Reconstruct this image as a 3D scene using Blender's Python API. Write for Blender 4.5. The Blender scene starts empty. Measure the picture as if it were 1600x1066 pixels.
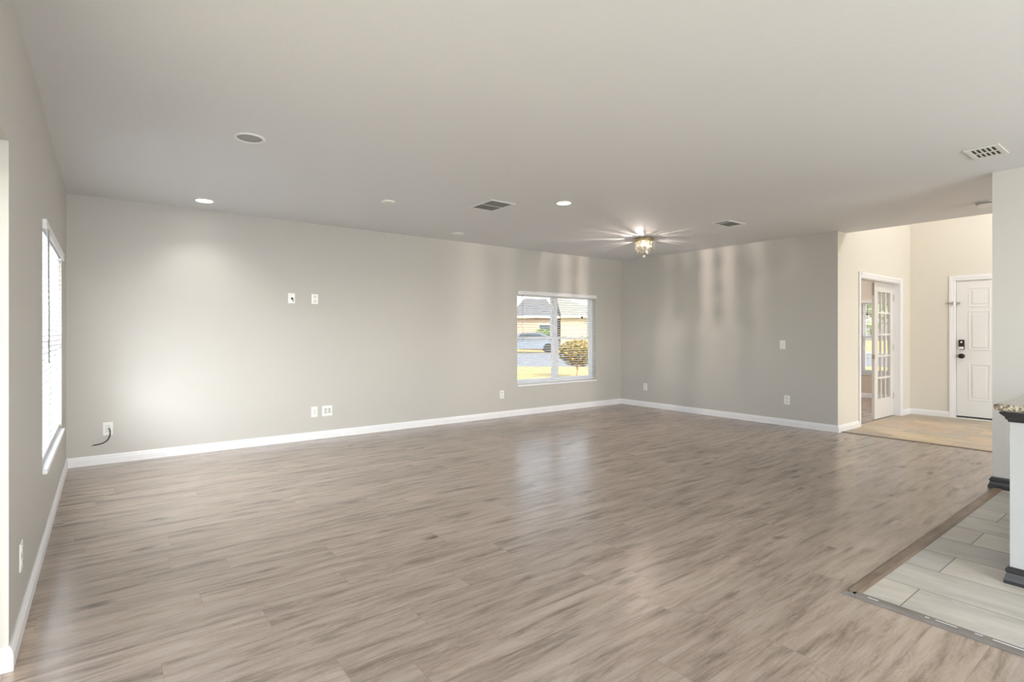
import bpy, bmesh, math, random
from math import radians as R, sin, cos, pi
from mathutils import Vector, Matrix

S = bpy.context.scene
COL = S.collection
random.seed(7)

# ------------------------------------------------------------------ camera
F_PX, YAW, HORIZON, CAM_H = 835.9, 0.6511, 521.9, 1.1977
cd = bpy.data.cameras.new('camera'); cam = bpy.data.objects.new('camera', cd); COL.objects.link(cam)
cd.sensor_width = 36.0; cd.lens = F_PX / 1600 * 36.0
cd.shift_y = -(533 - HORIZON) / 1600
cd.clip_start = 0.05; cd.clip_end = 500
cam.location = (0, 0, CAM_H); cam.rotation_euler = (pi / 2, 0, -YAW)
S.camera = cam

# ------------------------------------------------------------------ view / world / sun
S.view_settings.view_transform = 'Standard'
try: S.view_settings.look = 'None'
except Exception: pass
S.view_settings.gamma = 1.0
S.view_settings.use_curve_mapping = False
S.view_settings.exposure = 0.66
try:
    S.cycles.use_denoising = True
    S.cycles.max_bounces = 10; S.cycles.diffuse_bounces = 5; S.cycles.glossy_bounces = 4
    S.cycles.transmission_bounces = 6; S.cycles.transparent_max_bounces = 12
    S.cycles.sample_clamp_indirect = 6.0
    S.cycles.caustics_reflective = False; S.cycles.caustics_refractive = False
except Exception: pass

W = bpy.data.worlds.new('sky'); S.world = W; W.use_nodes = True
nt = W.node_tree; nt.nodes.clear()
sky = nt.nodes.new('ShaderNodeTexSky'); sky.sky_type = 'NISHITA'
sky.sun_disc = False; sky.sun_elevation = R(28); sky.sun_rotation = R(180); sky.air_density = 1.0; sky.dust_density = 2.0
bg = nt.nodes.new('ShaderNodeBackground'); bg.inputs['Strength'].default_value = 0.40
wo = nt.nodes.new('ShaderNodeOutputWorld')
hz = nt.nodes.new('ShaderNodeHueSaturation'); hz.inputs['Saturation'].default_value = 0.45; hz.inputs['Value'].default_value = 1.1
nt.links.new(sky.outputs[0], hz.inputs['Color']); nt.links.new(hz.outputs[0], bg.inputs['Color']); nt.links.new(bg.outputs[0], wo.inputs['Surface'])

def lamp(name, typ, loc, energy, color=(1, 1, 1), rot=(0, 0, 0), **kw):
    l = bpy.data.lights.new(name, typ); l.energy = energy; l.color = color
    for k, v in kw.items(): setattr(l, k, v)
    o = bpy.data.objects.new(name, l); COL.objects.link(o); o.location = loc; o.rotation_euler = rot
    return o

sun = lamp('sun', 'SUN', (0, -20, 30), 3.8, (1.0, 0.86, 0.66), (R(58), 0, R(-4)), angle=R(0.6))
# daylight through the left glass door; rear and hall lamps are added fill
lamp('daylight_sliding_door', 'AREA', (-0.75, 0.2, 1.05), 34, (0.92, 0.97, 1.0), (0, R(-104), 0), shape='RECTANGLE', size=1.8, size_y=4.2)
lamp('added_fill_rear', 'AREA', (2.6, -3.5, 1.3), 215, (0.88, 0.945, 1.0), (R(87), 0, 0), shape='RECTANGLE', size=4.6, size_y=1.9)  # fill lamp added behind the viewer to light the room evenly
lamp('added_fill_hall', 'AREA', (7.5, -3.5, 1.3), 55, (0.92, 0.96, 1.0), (R(92), 0, 0), shape='RECTANGLE', size=2.4, size_y=1.9)  # fill lamp added to lift the dark ceiling beyond the kitchen wall
lamp('daylight_left_window', 'AREA', (-1.0, 4.73, 0.95), 200, (0.89, 0.95, 1.0), (0, R(-108), 0), shape='RECTANGLE', size=1.3, size_y=1.7)

# ------------------------------------------------------------------ materials
def newmat(name):
    m = bpy.data.materials.new(name); m.use_nodes = True
    b = m.node_tree.nodes['Principled BSDF']
    return m, m.node_tree, b
def N(nt, t, **kw):
    n = nt.nodes.new(t)
    for k, v in kw.items(): setattr(n, k, v)
    return n
def math_(nt, op, a, b=None):
    n = N(nt, 'ShaderNodeMath', operation=op)
    for i, v in enumerate((a, b)):
        if v is None: continue
        if isinstance(v, (int, float)): n.inputs[i].default_value = v
        else: nt.links.new(v, n.inputs[i])
    return n.outputs[0]
def ramp(nt, fac, stops):
    n = N(nt, 'ShaderNodeValToRGB'); cr = n.color_ramp
    while len(cr.elements) > 1: cr.elements.remove(cr.elements[-1])
    cr.elements[0].position = stops[0][0]; cr.elements[0].color = (*stops[0][1], 1)
    for p, c in stops[1:]:
        e = cr.elements.new(p); e.color = (*c, 1)
    nt.links.new(fac, n.inputs[0]); return n.outputs[0]
def mix(nt, fac, a, b, bt='MIX'):
    n = N(nt, 'ShaderNodeMix', data_type='RGBA', blend_type=bt)
    if isinstance(fac, (int, float)): n.inputs[0].default_value = fac
    else: nt.links.new(fac, n.inputs[0])
    for i, v in ((6, a), (7, b)):
        if isinstance(v, tuple): n.inputs[i].default_value = (*v, 1)
        else: nt.links.new(v, n.inputs[i])
    return n.outputs[2]
def noise(nt, vec, scale=1.0, detail=3, rough=0.55, dist=0.0):
    n = N(nt, 'ShaderNodeTexNoise'); n.inputs['Scale'].default_value = scale; n.inputs['Detail'].default_value = detail
    n.inputs['Roughness'].default_value = rough; n.inputs['Distortion'].default_value = dist
    nt.links.new(vec, n.inputs['Vector']); return n.outputs['Fac']
def comb(nt, x, y, z=0.0):
    n = N(nt, 'ShaderNodeCombineXYZ')
    for i, v in enumerate((x, y, z)):
        if isinstance(v, (int, float)): n.inputs[i].default_value = v
        else: nt.links.new(v, n.inputs[i])
    return n.outputs[0]

def ramp_val(nt, fac, lo, hi):
    n = N(nt, 'ShaderNodeMapRange'); n.inputs['From Min'].default_value = lo; n.inputs['From Max'].default_value = hi
    nt.links.new(fac, n.inputs['Value']); return n.outputs[0]

def flat(name, col, rough=0.5, metal=0.0, spec=0.5, bump=None, emit=None):
    m, nt, b = newmat(name)
    b.inputs['Base Color'].default_value = (*col, 1); b.inputs['Roughness'].default_value = rough
    b.inputs['Metallic'].default_value = metal; b.inputs['Specular IOR Level'].default_value = spec
    tc = N(nt, 'ShaderNodeTexCoord')
    n = N(nt, 'ShaderNodeTexNoise'); n.inputs['Scale'].default_value = bump[0] if bump else 60
    n.inputs['Detail'].default_value = 3
    nt.links.new(tc.outputs['Object'], n.inputs['Vector'])
    # slight procedural tone variation of the stuff itself
    mx = N(nt, 'ShaderNodeMix', data_type='RGBA'); mx.inputs[0].default_value = 0.5
    mx.inputs[6].default_value = (*[c * 0.985 for c in col], 1); mx.inputs[7].default_value = (*[min(1, c * 1.015) for c in col], 1)
    nt.links.new(n.outputs['Fac'], mx.inputs[0]); nt.links.new(mx.outputs[2], b.inputs['Base Color'])
    if bump:
        bp = N(nt, 'ShaderNodeBump'); bp.inputs['Strength'].default_value = bump[1]; bp.inputs['Distance'].default_value = bump[2]
        nt.links.new(n.outputs['Fac'], bp.inputs['Height']); nt.links.new(bp.outputs[0], b.inputs['Normal'])
    if emit:
        b.inputs['Emission Color'].default_value = (*emit[0], 1); b.inputs['Emission Strength'].default_value = emit[1]
    return m

M = {}
M['wall'] = flat('greige wall paint', (0.50, 0.482, 0.452), 0.52, bump=(95, 0.22, 0.004))
M['kitchen_wall'] = flat('pale kitchen wall paint', (0.60, 0.58, 0.55), 0.5, bump=(95, 0.2, 0.003))
M['foyer_wall'] = flat('cream foyer wall paint', (0.70, 0.665, 0.60), 0.5, bump=(95, 0.2, 0.003))
M['study_wall'] = flat('beige study wall paint', (0.62, 0.55, 0.47), 0.5, bump=(95, 0.2, 0.003))
M['ceiling'] = flat('ceiling paint', (0.755, 0.765, 0.785), 0.7, bump=(70, 0.25, 0.004))
M['white'] = flat('white trim paint', (0.80, 0.80, 0.82), 0.35)
M['door_white'] = flat('door paint', (0.74, 0.735, 0.73), 0.4)
M['french_white'] = flat('french door paint', (0.70, 0.68, 0.66), 0.4)
M['plastic'] = flat('white plastic', (0.82, 0.82, 0.80), 0.3)
M['plastic_dim'] = flat('off white plastic', (0.70, 0.70, 0.67), 0.35)
M['slot'] = flat('dark slot', (0.03, 0.03, 0.03), 0.6)
M['blind'] = flat('white blind slats', (0.82, 0.82, 0.83), 0.4)
def translucent(m, w):
    nt = m.node_tree; b = nt.nodes['Principled BSDF']; o = nt.nodes['Material Output']
    t = N(nt, 'ShaderNodeBsdfTranslucent'); t.inputs[0].default_value = (0.85, 0.87, 0.86, 1); mx = N(nt, 'ShaderNodeMixShader'); mx.inputs[0].default_value = w
    nt.links.new(b.outputs[0], mx.inputs[1]); nt.links.new(t.outputs[0], mx.inputs[2]); nt.links.new(mx.outputs[0], o.inputs['Surface'])
translucent(M['blind'], 0.08)
M['cordgrey'] = flat('grey blind cord', (0.16, 0.16, 0.17), 0.5)
M['wand'] = flat('smoky blind wand', (0.26, 0.26, 0.27), 0.3)
M['vinyl'] = flat('white window vinyl', (0.78, 0.79, 0.83), 0.35)
M['black'] = flat('black rubber', (0.012, 0.012, 0.014), 0.4)
M['bronze'] = flat('oil rubbed bronze', (0.03, 0.022, 0.018), 0.35, 0.8)
M['nickel'] = flat('satin nickel', (0.48, 0.46, 0.43), 0.3, 1.0)
M['dark_trim'] = flat('dark stained moulding', (0.032, 0.029, 0.032), 0.25)
M['island_white'] = flat('painted island panel', (0.48, 0.49, 0.49), 0.5, bump=(90, 0.15, 0.003))
M['duct'] = flat('dark duct', (0.02, 0.02, 0.018), 0.8)
M['duct_grey'] = flat('grey louvre', (0.24, 0.24, 0.23), 0.6)
M['can_inner'] = flat('recessed can reflector', (0.36, 0.36, 0.365), 0.5)
M['led'] = flat('lit lamp lens', (0.9, 0.9, 0.9), 0.4, emit=((1.0, 0.98, 0.95), 12))
M['bulb'] = flat('lit bulb', (0.9, 0.9, 0.85), 0.4, emit=((1.0, 0.9, 0.7), 40))
M['gold'] = flat('champagne metal', (0.55, 0.42, 0.26), 0.25, 1.0)
M['strip_brown'] = flat('brown reducer', (0.155, 0.12, 0.088), 0.4)
M['chip'] = flat('white putty chip', (0.72, 0.72, 0.74), 0.6)
M['road'] = flat('asphalt', (0.19, 0.20, 0.225), 0.9)
M['concrete'] = flat('concrete drive', (0.62, 0.58, 0.52), 0.9)
M['roof_dark'] = flat('dark roof shingles', (0.13, 0.135, 0.15), 0.9, bump=(6, 0.3, 0.03))
M['roof_pale'] = flat('pale roof shingles', (0.24, 0.245, 0.22), 0.9, bump=(6, 0.3, 0.03))
M['stucco_tan'] = flat('tan stucco', (0.36, 0.27, 0.215), 0.9)
M['stucco_cream'] = flat('cream stucco', (0.42, 0.35, 0.25), 0.9)
M['fascia'] = flat('cream fascia', (0.80, 0.74, 0.60), 0.7)
M['bark'] = flat('bark', (0.50, 0.38, 0.22), 0.9, bump=(30, 0.5, 0.01))
M['leaf_gold'] = flat('golden leaves', (0.42, 0.27, 0.03), 0.6)
def leafvar():
    m = M['leaf_gold']; nt = m.node_tree; b = nt.nodes['Principled BSDF']
    tc = N(nt, 'ShaderNodeTexCoord'); n = noise(nt, tc.outputs['Object'], 9, 2)
    nt.links.new(ramp(nt, n, [(0.35, (0.05, 0.06, 0.02)), (0.5, (0.20, 0.16, 0.03)), (0.62, (0.50, 0.31, 0.04))]), b.inputs['Base Color'])
M['leaf_green'] = flat('green leaves', (0.12, 0.17, 0.04), 0.6)
M['leaf_pale'] = flat('pale green leaves', (0.30, 0.36, 0.18), 0.6)
M['car_paint'] = flat('silver blue car paint', (0.13, 0.155, 0.19), 0.25, 0.4)
M['car_glass'] = flat('car glass', (0.03, 0.04, 0.05), 0.08)
M['house_glass'] = flat('house window glass', (0.06, 0.08, 0.10), 0.1)
M['gold_sticker'] = flat('sticker backing', (0.75, 0.75, 0.8), 0.5)

def glassmat():
    m = bpy.data.materials.new('window glass'); m.use_nodes = True; nt = m.node_tree; nt.nodes.clear()
    o = N(nt, 'ShaderNodeOutputMaterial'); t = N(nt, 'ShaderNodeBsdfTransparent'); t.inputs[0].default_value = (0.96, 0.97, 0.97, 1)
    g = N(nt, 'ShaderNodeBsdfGlossy'); g.inputs['Roughness'].default_value = 0.02
    lw = N(nt, 'ShaderNodeLayerWeight'); lw.inputs['Blend'].default_value = 0.5
    mx = N(nt, 'ShaderNodeMixShader'); L = nt.links.new
    p4 = N(nt, 'ShaderNodeMath', operation='POWER'); p4.inputs[1].default_value = 5.0; L(lw.outputs['Facing'], p4.inputs[0])
    ma = N(nt, 'ShaderNodeMath', operation='MULTIPLY_ADD'); ma.inputs[1].default_value = 0.6; ma.inputs[2].default_value = 0.03; L(p4.outputs[0], ma.inputs[0])
    L(ma.outputs[0], mx.inputs[0]); L(t.outputs[0], mx.inputs[1]); L(g.outputs[0], mx.inputs[2]); L(mx.outputs[0], o.inputs['Surface'])
    return m
leafvar()
M['glass'] = glassmat()
def crystalmat():
    m = bpy.data.materials.new('cut crystal'); m.use_nodes = True; nt = m.node_tree; nt.nodes.clear()
    o = N(nt, 'ShaderNodeOutputMaterial'); t = N(nt, 'ShaderNodeBsdfTranslucent'); t.inputs[0].default_value = (0.95, 0.92, 0.82, 1)
    g = N(nt, 'ShaderNodeBsdfGlossy'); g.inputs['Roughness'].default_value = 0.08
    mx = N(nt, 'ShaderNodeMixShader'); mx.inputs[0].default_value = 0.4; L = nt.links.new
    L(t.outputs[0], mx.inputs[1]); L(g.outputs[0], mx.inputs[2]); L(mx.outputs[0], o.inputs['Surface'])
    return m
M['crystal'] = crystalmat()

def planks(name, long_axis, width, length, offx, offy, stagger, light, mid, dark, knots, seam_col, seam_w, rough, streak=1.0):
    """boards laid along one axis; each board has its own grain and tone"""
    m, nt, b = newmat(name); L = nt.links.new
    tc = N(nt, 'ShaderNodeTexCoord'); sp = N(nt, 'ShaderNodeSeparateXYZ'); L(tc.outputs['Object'], sp.inputs[0])
    u, v = (sp.outputs[0], sp.outputs[1]) if long_axis == 'X' else (sp.outputs[1], sp.outputs[0])
    u = math_(nt, 'SUBTRACT', u, offx); v = math_(nt, 'SUBTRACT', v, offy)
    vr = math_(nt, 'DIVIDE', v, width); row = math_(nt, 'FLOOR', vr); vf = math_(nt, 'FRACT', vr)
    if stagger is None:
        wn = N(nt, 'ShaderNodeTexWhiteNoise', noise_dimensions='1D'); L(row, wn.inputs['W']); so = wn.outputs['Value']
    else:
        so = math_(nt, 'MULTIPLY', math_(nt, 'MODULO', math_(nt, 'ADD', row, 400), 2), stagger)
    ur = math_(nt, 'ADD', math_(nt, 'DIVIDE', u, length), so); colm = math_(nt, 'FLOOR', ur); uf = math_(nt, 'FRACT', ur)
    wn2 = N(nt, 'ShaderNodeTexWhiteNoise', noise_dimensions='2D'); L(comb(nt, row, colm), wn2.inputs['Vector'])
    idv = wn2.outputs['Value']; spc = N(nt, 'ShaderNodeSeparateColor'); L(wn2.outputs['Color'], spc.inputs[0])
    ux = math_(nt, 'ADD', u, math_(nt, 'MULTIPLY', idv, 53)); vx = math_(nt, 'ADD', v, math_(nt, 'MULTIPLY', spc.outputs[1], 31))
    g1 = noise(nt, comb(nt, math_(nt, 'MULTIPLY', ux, 5.0), math_(nt, 'MULTIPLY', vx, 150)), 1, 5, 0.65)          # fine fibres
    g2 = noise(nt, comb(nt, math_(nt, 'MULTIPLY', ux, 2.0), math_(nt, 'MULTIPLY', vx, 16 if knots else 6.5)), 1, 9, 0.70, 0.35)      # streaks
    g3 = noise(nt, comb(nt, math_(nt, 'MULTIPLY', ux, 2.2), math_(nt, 'MULTIPLY', vx, 5)), 1, 2, 0.5, 0.3)
    # cathedral rings
    w1 = math_(nt, 'SINE', math_(nt, 'MULTIPLY', math_(nt, 'ADD', math_(nt, 'MULTIPLY', vx, 1.6), g3), 75))
    w1 = math_(nt, 'MULTIPLY', math_(nt, 'ADD', w1, 1), 0.5)
    tone = ramp(nt, g2, [(0.34, dark), (0.47, mid), (0.60, light)])
    tone = mix(nt, math_(nt, 'MULTIPLY', math_(nt, 'MULTIPLY', w1, ramp_val(nt, g3, 0.52, 0.66)), 0.28), tone, dark)
    tone = mix(nt, math_(nt, 'MULTIPLY', g1, 0.34 * streak), tone, dark)
    tone = mix(nt, math_(nt, 'MULTIPLY', ramp_val(nt, g1, 0.56, 0.72), 0.32), tone, light)
    if knots:
        vo = N(nt, 'ShaderNodeTexVoronoi'); vo.inputs['Scale'].default_value = 1.0
        L(comb(nt, math_(nt, 'MULTIPLY', math_(nt, 'ADD', ux, math_(nt, 'MULTIPLY', g2, 0.25)), 1.9), math_(nt, 'MULTIPLY', math_(nt, 'ADD', vx, math_(nt, 'MULTIPLY', g1, 0.02)), 5.5)), vo.inputs['Vector'])
        k = math_(nt, 'SUBTRACT', 1.0, ramp_val(nt, math_(nt, 'ADD', vo.outputs['Distance'], math_(nt, 'MULTIPLY', g1, 0.22)), 0.13, 0.30))
        sv = N(nt, 'ShaderNodeSeparateColor'); L(vo.outputs['Color'], sv.inputs[0])
        k = math_(nt, 'MULTIPLY', k, ramp_val(nt, sv.outputs[0], 0.35, 0.55))
        tone = mix(nt, math_(nt, 'MULTIPLY', k, knots), tone, tuple(c * 0.45 for c in dark))
    if knots:
        g4 = noise(nt, comb(nt, math_(nt, 'MULTIPLY', ux, 2.6), math_(nt, 'MULTIPLY', vx, 38)), 1, 4, 0.6, 0.5)
        tone = mix(nt, math_(nt, 'MULTIPLY', ramp_val(nt, g4, 0.56, 0.72), 0.55), tone, dark)
        g5 = noise(nt, comb(nt, math_(nt, 'MULTIPLY', ux, 60), math_(nt, 'MULTIPLY', vx, 260)), 1, 2, 0.6)
        tone = mix(nt, math_(nt, 'MULTIPLY', ramp_val(nt, g5, 0.60, 0.72), 0.22), tone, (0.62, 0.57, 0.52))
        tone = mix(nt, math_(nt, 'MULTIPLY', ramp_val(nt, g5, 0.42, 0.28), 0.25), tone, dark)
    # board tone
    br = math_(nt, 'ADD', math_(nt, 'MULTIPLY', idv, 0.16 if knots else 0.30), 0.92 if knots else 0.84)
    hs = N(nt, 'ShaderNodeHueSaturation'); L(br, hs.inputs['Value']); L(tone, hs.inputs['Color'])
    if not knots:   # fired tiles drift a little from warm to cool
        hs2 = N(nt, 'ShaderNodeHueSaturation'); L(hs.outputs[0], hs2.inputs['Color'])
        L(math_(nt, 'ADD', math_(nt, 'MULTIPLY', spc.outputs[2], 0.02), 0.49), hs2.inputs['Hue']); L(math_(nt, 'ADD', math_(nt, 'MULTIPLY', spc.outputs[0], 0.5), 0.75), hs2.inputs['Saturation']); hs = hs2
    # seams
    du = math_(nt, 'MULTIPLY', math_(nt, 'MINIMUM', uf, math_(nt, 'SUBTRACT', 1.0, uf)), length)
    dv = math_(nt, 'MULTIPLY', math_(nt, 'MINIMUM', vf, math_(nt, 'SUBTRACT', 1.0, vf)), width)
    d = math_(nt, 'MINIMUM', du, dv)
    seam = math_(nt, 'LESS_THAN', d, seam_w)
    colr = mix(nt, math_(nt, 'MULTIPLY', seam, 0.4 if knots else 0.8), hs.outputs[0], seam_col)
    L(colr, b.inputs['Base Color'])
    L(math_(nt, 'ADD', math_(nt, 'MULTIPLY', g1, 0.12), rough), b.inputs['Roughness'])
    b.inputs['Specular IOR Level'].default_value = 0.75 if knots else 0.5
    bp = N(nt, 'ShaderNodeBump'); bp.inputs['Strength'].default_value = 0.12; bp.inputs['Distance'].default_value = 0.002
    L(math_(nt, 'SUBTRACT', g1, seam), bp.inputs['Height']); L(bp.outputs[0], b.inputs['Normal'])
    return m
M['laminate'] = planks('grey oak laminate', 'X', 0.18, 1.22, 0.3, -0.02, None, (0.435, 0.355, 0.295), (0.345, 0.272, 0.220), (0.175, 0.132, 0.10), 1.0, (0.17, 0.13, 0.10), 0.0011, 0.19)
M['tile_k'] = planks('grey wood look tile', 'Y', 0.29, 0.585, 0.835, 2.745, -0.333, (0.56, 0.53, 0.49), (0.49, 0.46, 0.42), (0.37, 0.345, 0.315), 0, (0.10, 0.085, 0.075), 0.0026, 0.38, 0.6)
M['tile_f'] = planks('honey wood look tile', 'Y', 0.288, 0.585, 1.72, 7.165, -0.333, (0.56, 0.46, 0.355), (0.49, 0.395, 0.295), (0.38, 0.29, 0.21), 0, (0.20, 0.14, 0.09), 0.003, 0.35, 0.6)
M['strip_grey'] = planks('grey wood reducer', 'Y', 0.3, 2.4, 0, 0, 0.0, (0.28, 0.25, 0.225), (0.22, 0.195, 0.175), (0.13, 0.11, 0.10), 0, (0.2, 0.18, 0.16), 0.0001, 0.4)
M['strip_wood'] = planks('brown wood reducer', 'X', 0.3, 2.4, 0, 0, 0.0, (0.30, 0.24, 0.185), (0.235, 0.18, 0.135), (0.13, 0.095, 0.07), 0, (0.2, 0.15, 0.11), 0.0001, 0.4)

def granite():
    m, nt, b = newmat('speckled granite'); L = nt.links.new
    tc = N(nt, 'ShaderNodeTexCoord')
    v1 = N(nt, 'ShaderNodeTexVoronoi'); v1.inputs['Scale'].default_value = 110; L(tc.outputs['Object'], v1.inputs['Vector'])
    s1 = N(nt, 'ShaderNodeSeparateColor'); L(v1.outputs['Color'], s1.inputs[0])
    n = noise(nt, tc.outputs['Object'], 14, 4)
    c = ramp(nt, s1.outputs[0], [(0.0, (0.02, 0.018, 0.016)), (0.30, (0.09, 0.07, 0.05)), (0.38, (0.30, 0.25, 0.18)), (0.70, (0.42, 0.36, 0.27)), (1.0, (0.60, 0.56, 0.49))])
    c = mix(nt, math_(nt, 'MULTIPLY', n, 0.4), c, (0.40, 0.33, 0.24))
    L(c, b.inputs['Base Color']); b.inputs['Roughness'].default_value = 0.12
    return m
M['granite'] = granite()
def lawn(name, a, c):
    m, nt, b = newmat(name); tc = N(nt, 'ShaderNodeTexCoord')
    n = noise(nt, tc.outputs['Object'], 0.6, 6, 0.7)
    nt.links.new(mix(nt, n, a, c), b.inputs['Base Color']); b.inputs['Roughness'].default_value = 0.95
    return m
M['lawn'] = lawn('dry sunlit lawn', (0.62, 0.42, 0.14), (0.42, 0.36, 0.12))

# ------------------------------------------------------------------ mesh helpers
class MB:
    def __init__(s): s.bm = bmesh.new(); s.mi = 0
    def _tag(s, faces):
        for f in faces: f.material_index = s.mi
    def box(s, x0, y0, z0, x1, y1, z1, bevel=0.0, seg=1):
        r = bmesh.ops.create_cube(s.bm, size=1.0); vs = r['verts']
        for v in vs:
            v.co = Vector(((x0 + x1) / 2 + v.co.x * (x1 - x0), (y0 + y1) / 2 + v.co.y * (y1 - y0), (z0 + z1) / 2 + v.co.z * (z1 - z0)))
        fs = list({f for v in vs for f in v.link_faces}); s._tag(fs)
        if bevel:
            es = list({e for v in vs for e in v.link_edges})
            r = bmesh.ops.bevel(s.bm, geom=es, offset=bevel, segments=seg, affect='EDGES', profile=0.5)
            s._tag(r['faces'])
        return s
    def lathe(s, prof, c=(0, 0, 0), n=32, axis='Z', caps=True):
        rings = []
        for r, h in prof:
            ring = []
            for k in range(n):
                a = 2 * pi * k / n
                p = (r * cos(a), r * sin(a), h)
                if axis == 'Y': p = (p[0], p[2], p[1])
                if axis == 'X': p = (p[2], p[0], p[1])
                ring.append(s.bm.verts.new(Vector(c) + Vector(p)))
            rings.append(ring)
        fs = []
        for a, b in zip(rings, rings[1:]):
            for k in range(n): fs.append(s.bm.faces.new((a[k], a[(k + 1) % n], b[(k + 1) % n], b[k])))
        if caps:
            fs.append(s.bm.faces.new(rings[0][::-1])); fs.append(s.bm.faces.new(rings[-1]))
        s._tag(fs); return s
    def tube(s, pts, r, n=8):
        pts = [Vector(p) for p in pts]; rings = []
        for i, p in enumerate(pts):
            t = (pts[min(i + 1, len(pts) - 1)] - pts[max(i - 1, 0)]).normalized()
            up = Vector((0, 0, 1)) if abs(t.z) < 0.9 else Vector((0, 1, 0))
            a = t.cross(up).normalized(); b = t.cross(a).normalized()
            rr = r[i] if isinstance(r, (list, tuple)) else r
            rings.append([s.bm.verts.new(p + (a * cos(2 * pi * k / n) + b * sin(2 * pi * k / n)) * rr) for k in range(n)])
        fs = []
        for a, b in zip(rings, rings[1:]):
            for k in range(n): fs.append(s.bm.faces.new((a[k], a[(k + 1) % n], b[(k + 1) % n], b[k])))
        fs.append(s.bm.faces.new(rings[0][::-1])); fs.append(s.bm.faces.new(rings[-1]))
        s._tag(fs); return s
    def sphere(s, c, r, u=12, v=8, sc=(1, 1, 1)):
        res = bmesh.ops.create_uvsphere(s.bm, u_segments=u, v_segments=v, radius=r)
        for w in res['verts']: w.co = Vector((w.co.x * sc[0], w.co.y * sc[1], w.co.z * sc[2])) + Vector(c)
        s._tag({f for w in res['verts'] for f in w.link_faces}); return s
    def poly(s, pts):
        f = s.bm.faces.new([s.bm.verts.new(Vector(p)) for p in pts]); s._tag([f]); return s
    def sweep(s, prof, p0, p1, nrm, m0=0.0, m1=0.0):
        """extrude a (out, up) profile from p0 to p1; nrm is the direction out of the wall;
        m0/m1 shear the ends per unit of 'out' (mitres)"""
        p0, p1, nrm = Vector(p0), Vector(p1), Vector(nrm); d = (p1 - p0).normalized()
        A = [s.bm.verts.new(p0 + nrm * o + Vector((0, 0, h)) + d * (m0 * o)) for o, h in prof]
        B = [s.bm.verts.new(p1 + nrm * o + Vector((0, 0, h)) + d * (m1 * o)) for o, h in prof]
        n = len(prof); fs = [s.bm.faces.new((A[k], A[(k + 1) % n], B[(k + 1) % n], B[k])) for k in range(n)]
        fs.append(s.bm.faces.new(A[::-1])); fs.append(s.bm.faces.new(B)); s._tag(fs); return s
    def build(s, name, mats, parent=None, smooth=False, loc=None):
        bmesh.ops.recalc_face_normals(s.bm, faces=s.bm.faces[:])
        me = bpy.data.meshes.new(name); s.bm.to_mesh(me); s.bm.free()
        if not isinstance(mats, (list, tuple)): mats = [mats]
        for m in mats: me.materials.append(m)
        if smooth:
            for p in me.polygons: p.use_smooth = True
        o = bpy.data.objects.new(name, me); COL.objects.link(o)
        if parent is not None: o.parent = parent
        if loc is not None: o.location = loc
        return o
def struct(o): o['kind'] = 'structure'; return o
def tag(o, label, cat, group=None):
    o['label'] = label; o['category'] = cat
    if group: o['group'] = group
    return o
def empty(name, loc, rz=0.0):
    o = bpy.data.objects.new(name, None); o.empty_display_size = 0.1; COL.objects.link(o)
    o.location = loc; o.rotation_euler = (0, 0, rz); return o
def thing(name, label, cat, loc, rz=0.0, group=None): return tag(empty(name, loc, rz), label, cat, group)
def copy_tree(o, parent=None):
    c = o.copy(); COL.objects.link(c)
    if parent is not None: c.parent = parent
    for ch in list(o.children): copy_tree(ch, c)
    return c

# ------------------------------------------------------------------ the shell
H = 2.45
XL, YB, XR, YE = -0.271, 6.197, 7.081, 2.768        # left wall, back wall, right wall faces; end of right wall
XF, ZF = 9.62, 4.4                                   # front-door wall, foyer ceiling
YR = -3.0                                            # wall behind the viewer
WIN_W, WZ0, WZ1 = 1.648, 0.445, 1.835

def wall(name, axis, p0, p1, a0, a1, z0, z1, holes, mats, room_mat=None):
    """slab between p0 and p1 on 'axis', running a0..a1 on the other one, with rectangular holes"""
    mb = MB()
    cuts = sorted({a0, a1, *[h[0] for h in holes], *[h[1] for h in holes]})
    for c0, c1 in zip(cuts, cuts[1:]):
        hs = sorted([(h[2], h[3]) for h in holes if h[0] <= c0 + 1e-6 and h[1] >= c1 - 1e-6])
        z = z0; segs = []
        for hz0, hz1 in hs:
            if hz0 > z + 1e-6: segs.append((z, hz0))
            z = hz1
        if z < z1 - 1e-6: segs.append((z, z1))
        for s0, s1 in segs:
            if axis == 'X': mb.box(p0, c0, s0, p1, c1, s1)
            else: mb.box(c0, p0, s0, c1, p1, s1)
    bm = mb.bm
    bmesh.ops.remove_doubles(bm, verts=bm.verts[:], dist=1e-5)
    if room_mat: bm.normal_update(); room_mat(bm)
    return struct(mb.build(name, mats))

# floor slabs
struct(MB().box(XL - 0.15, YR - 0.12, -0.12, 11.55, YB + 0.15, 0.0).build('floor', M['laminate']))
struct(MB().box(2.745, YR, 0.0005, 5.492, 1.012, 0.004).build('floor_kitchen', M['tile_k']))
struct(MB().box(7.165, YR, 0.0005, XF, YE - 0.001, 0.004).build('floor_foyer', M['tile_f']))
# ceilings
struct(MB().box(XL - 0.15, YR - 0.12, H, 7.33, YB + 0.15, H + 0.14).build('ceiling', M['ceiling']))
struct(MB().box(7.33, YE + 0.12, H, 11.55, YB + 0.15, H + 0.14).build('ceiling_study', M['ceiling']))
struct(MB().box(7.21, YR - 0.12, ZF, XF + 0.12, YE + 0.12, ZF + 0.12).build('ceiling_foyer', M['ceiling']))
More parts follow.
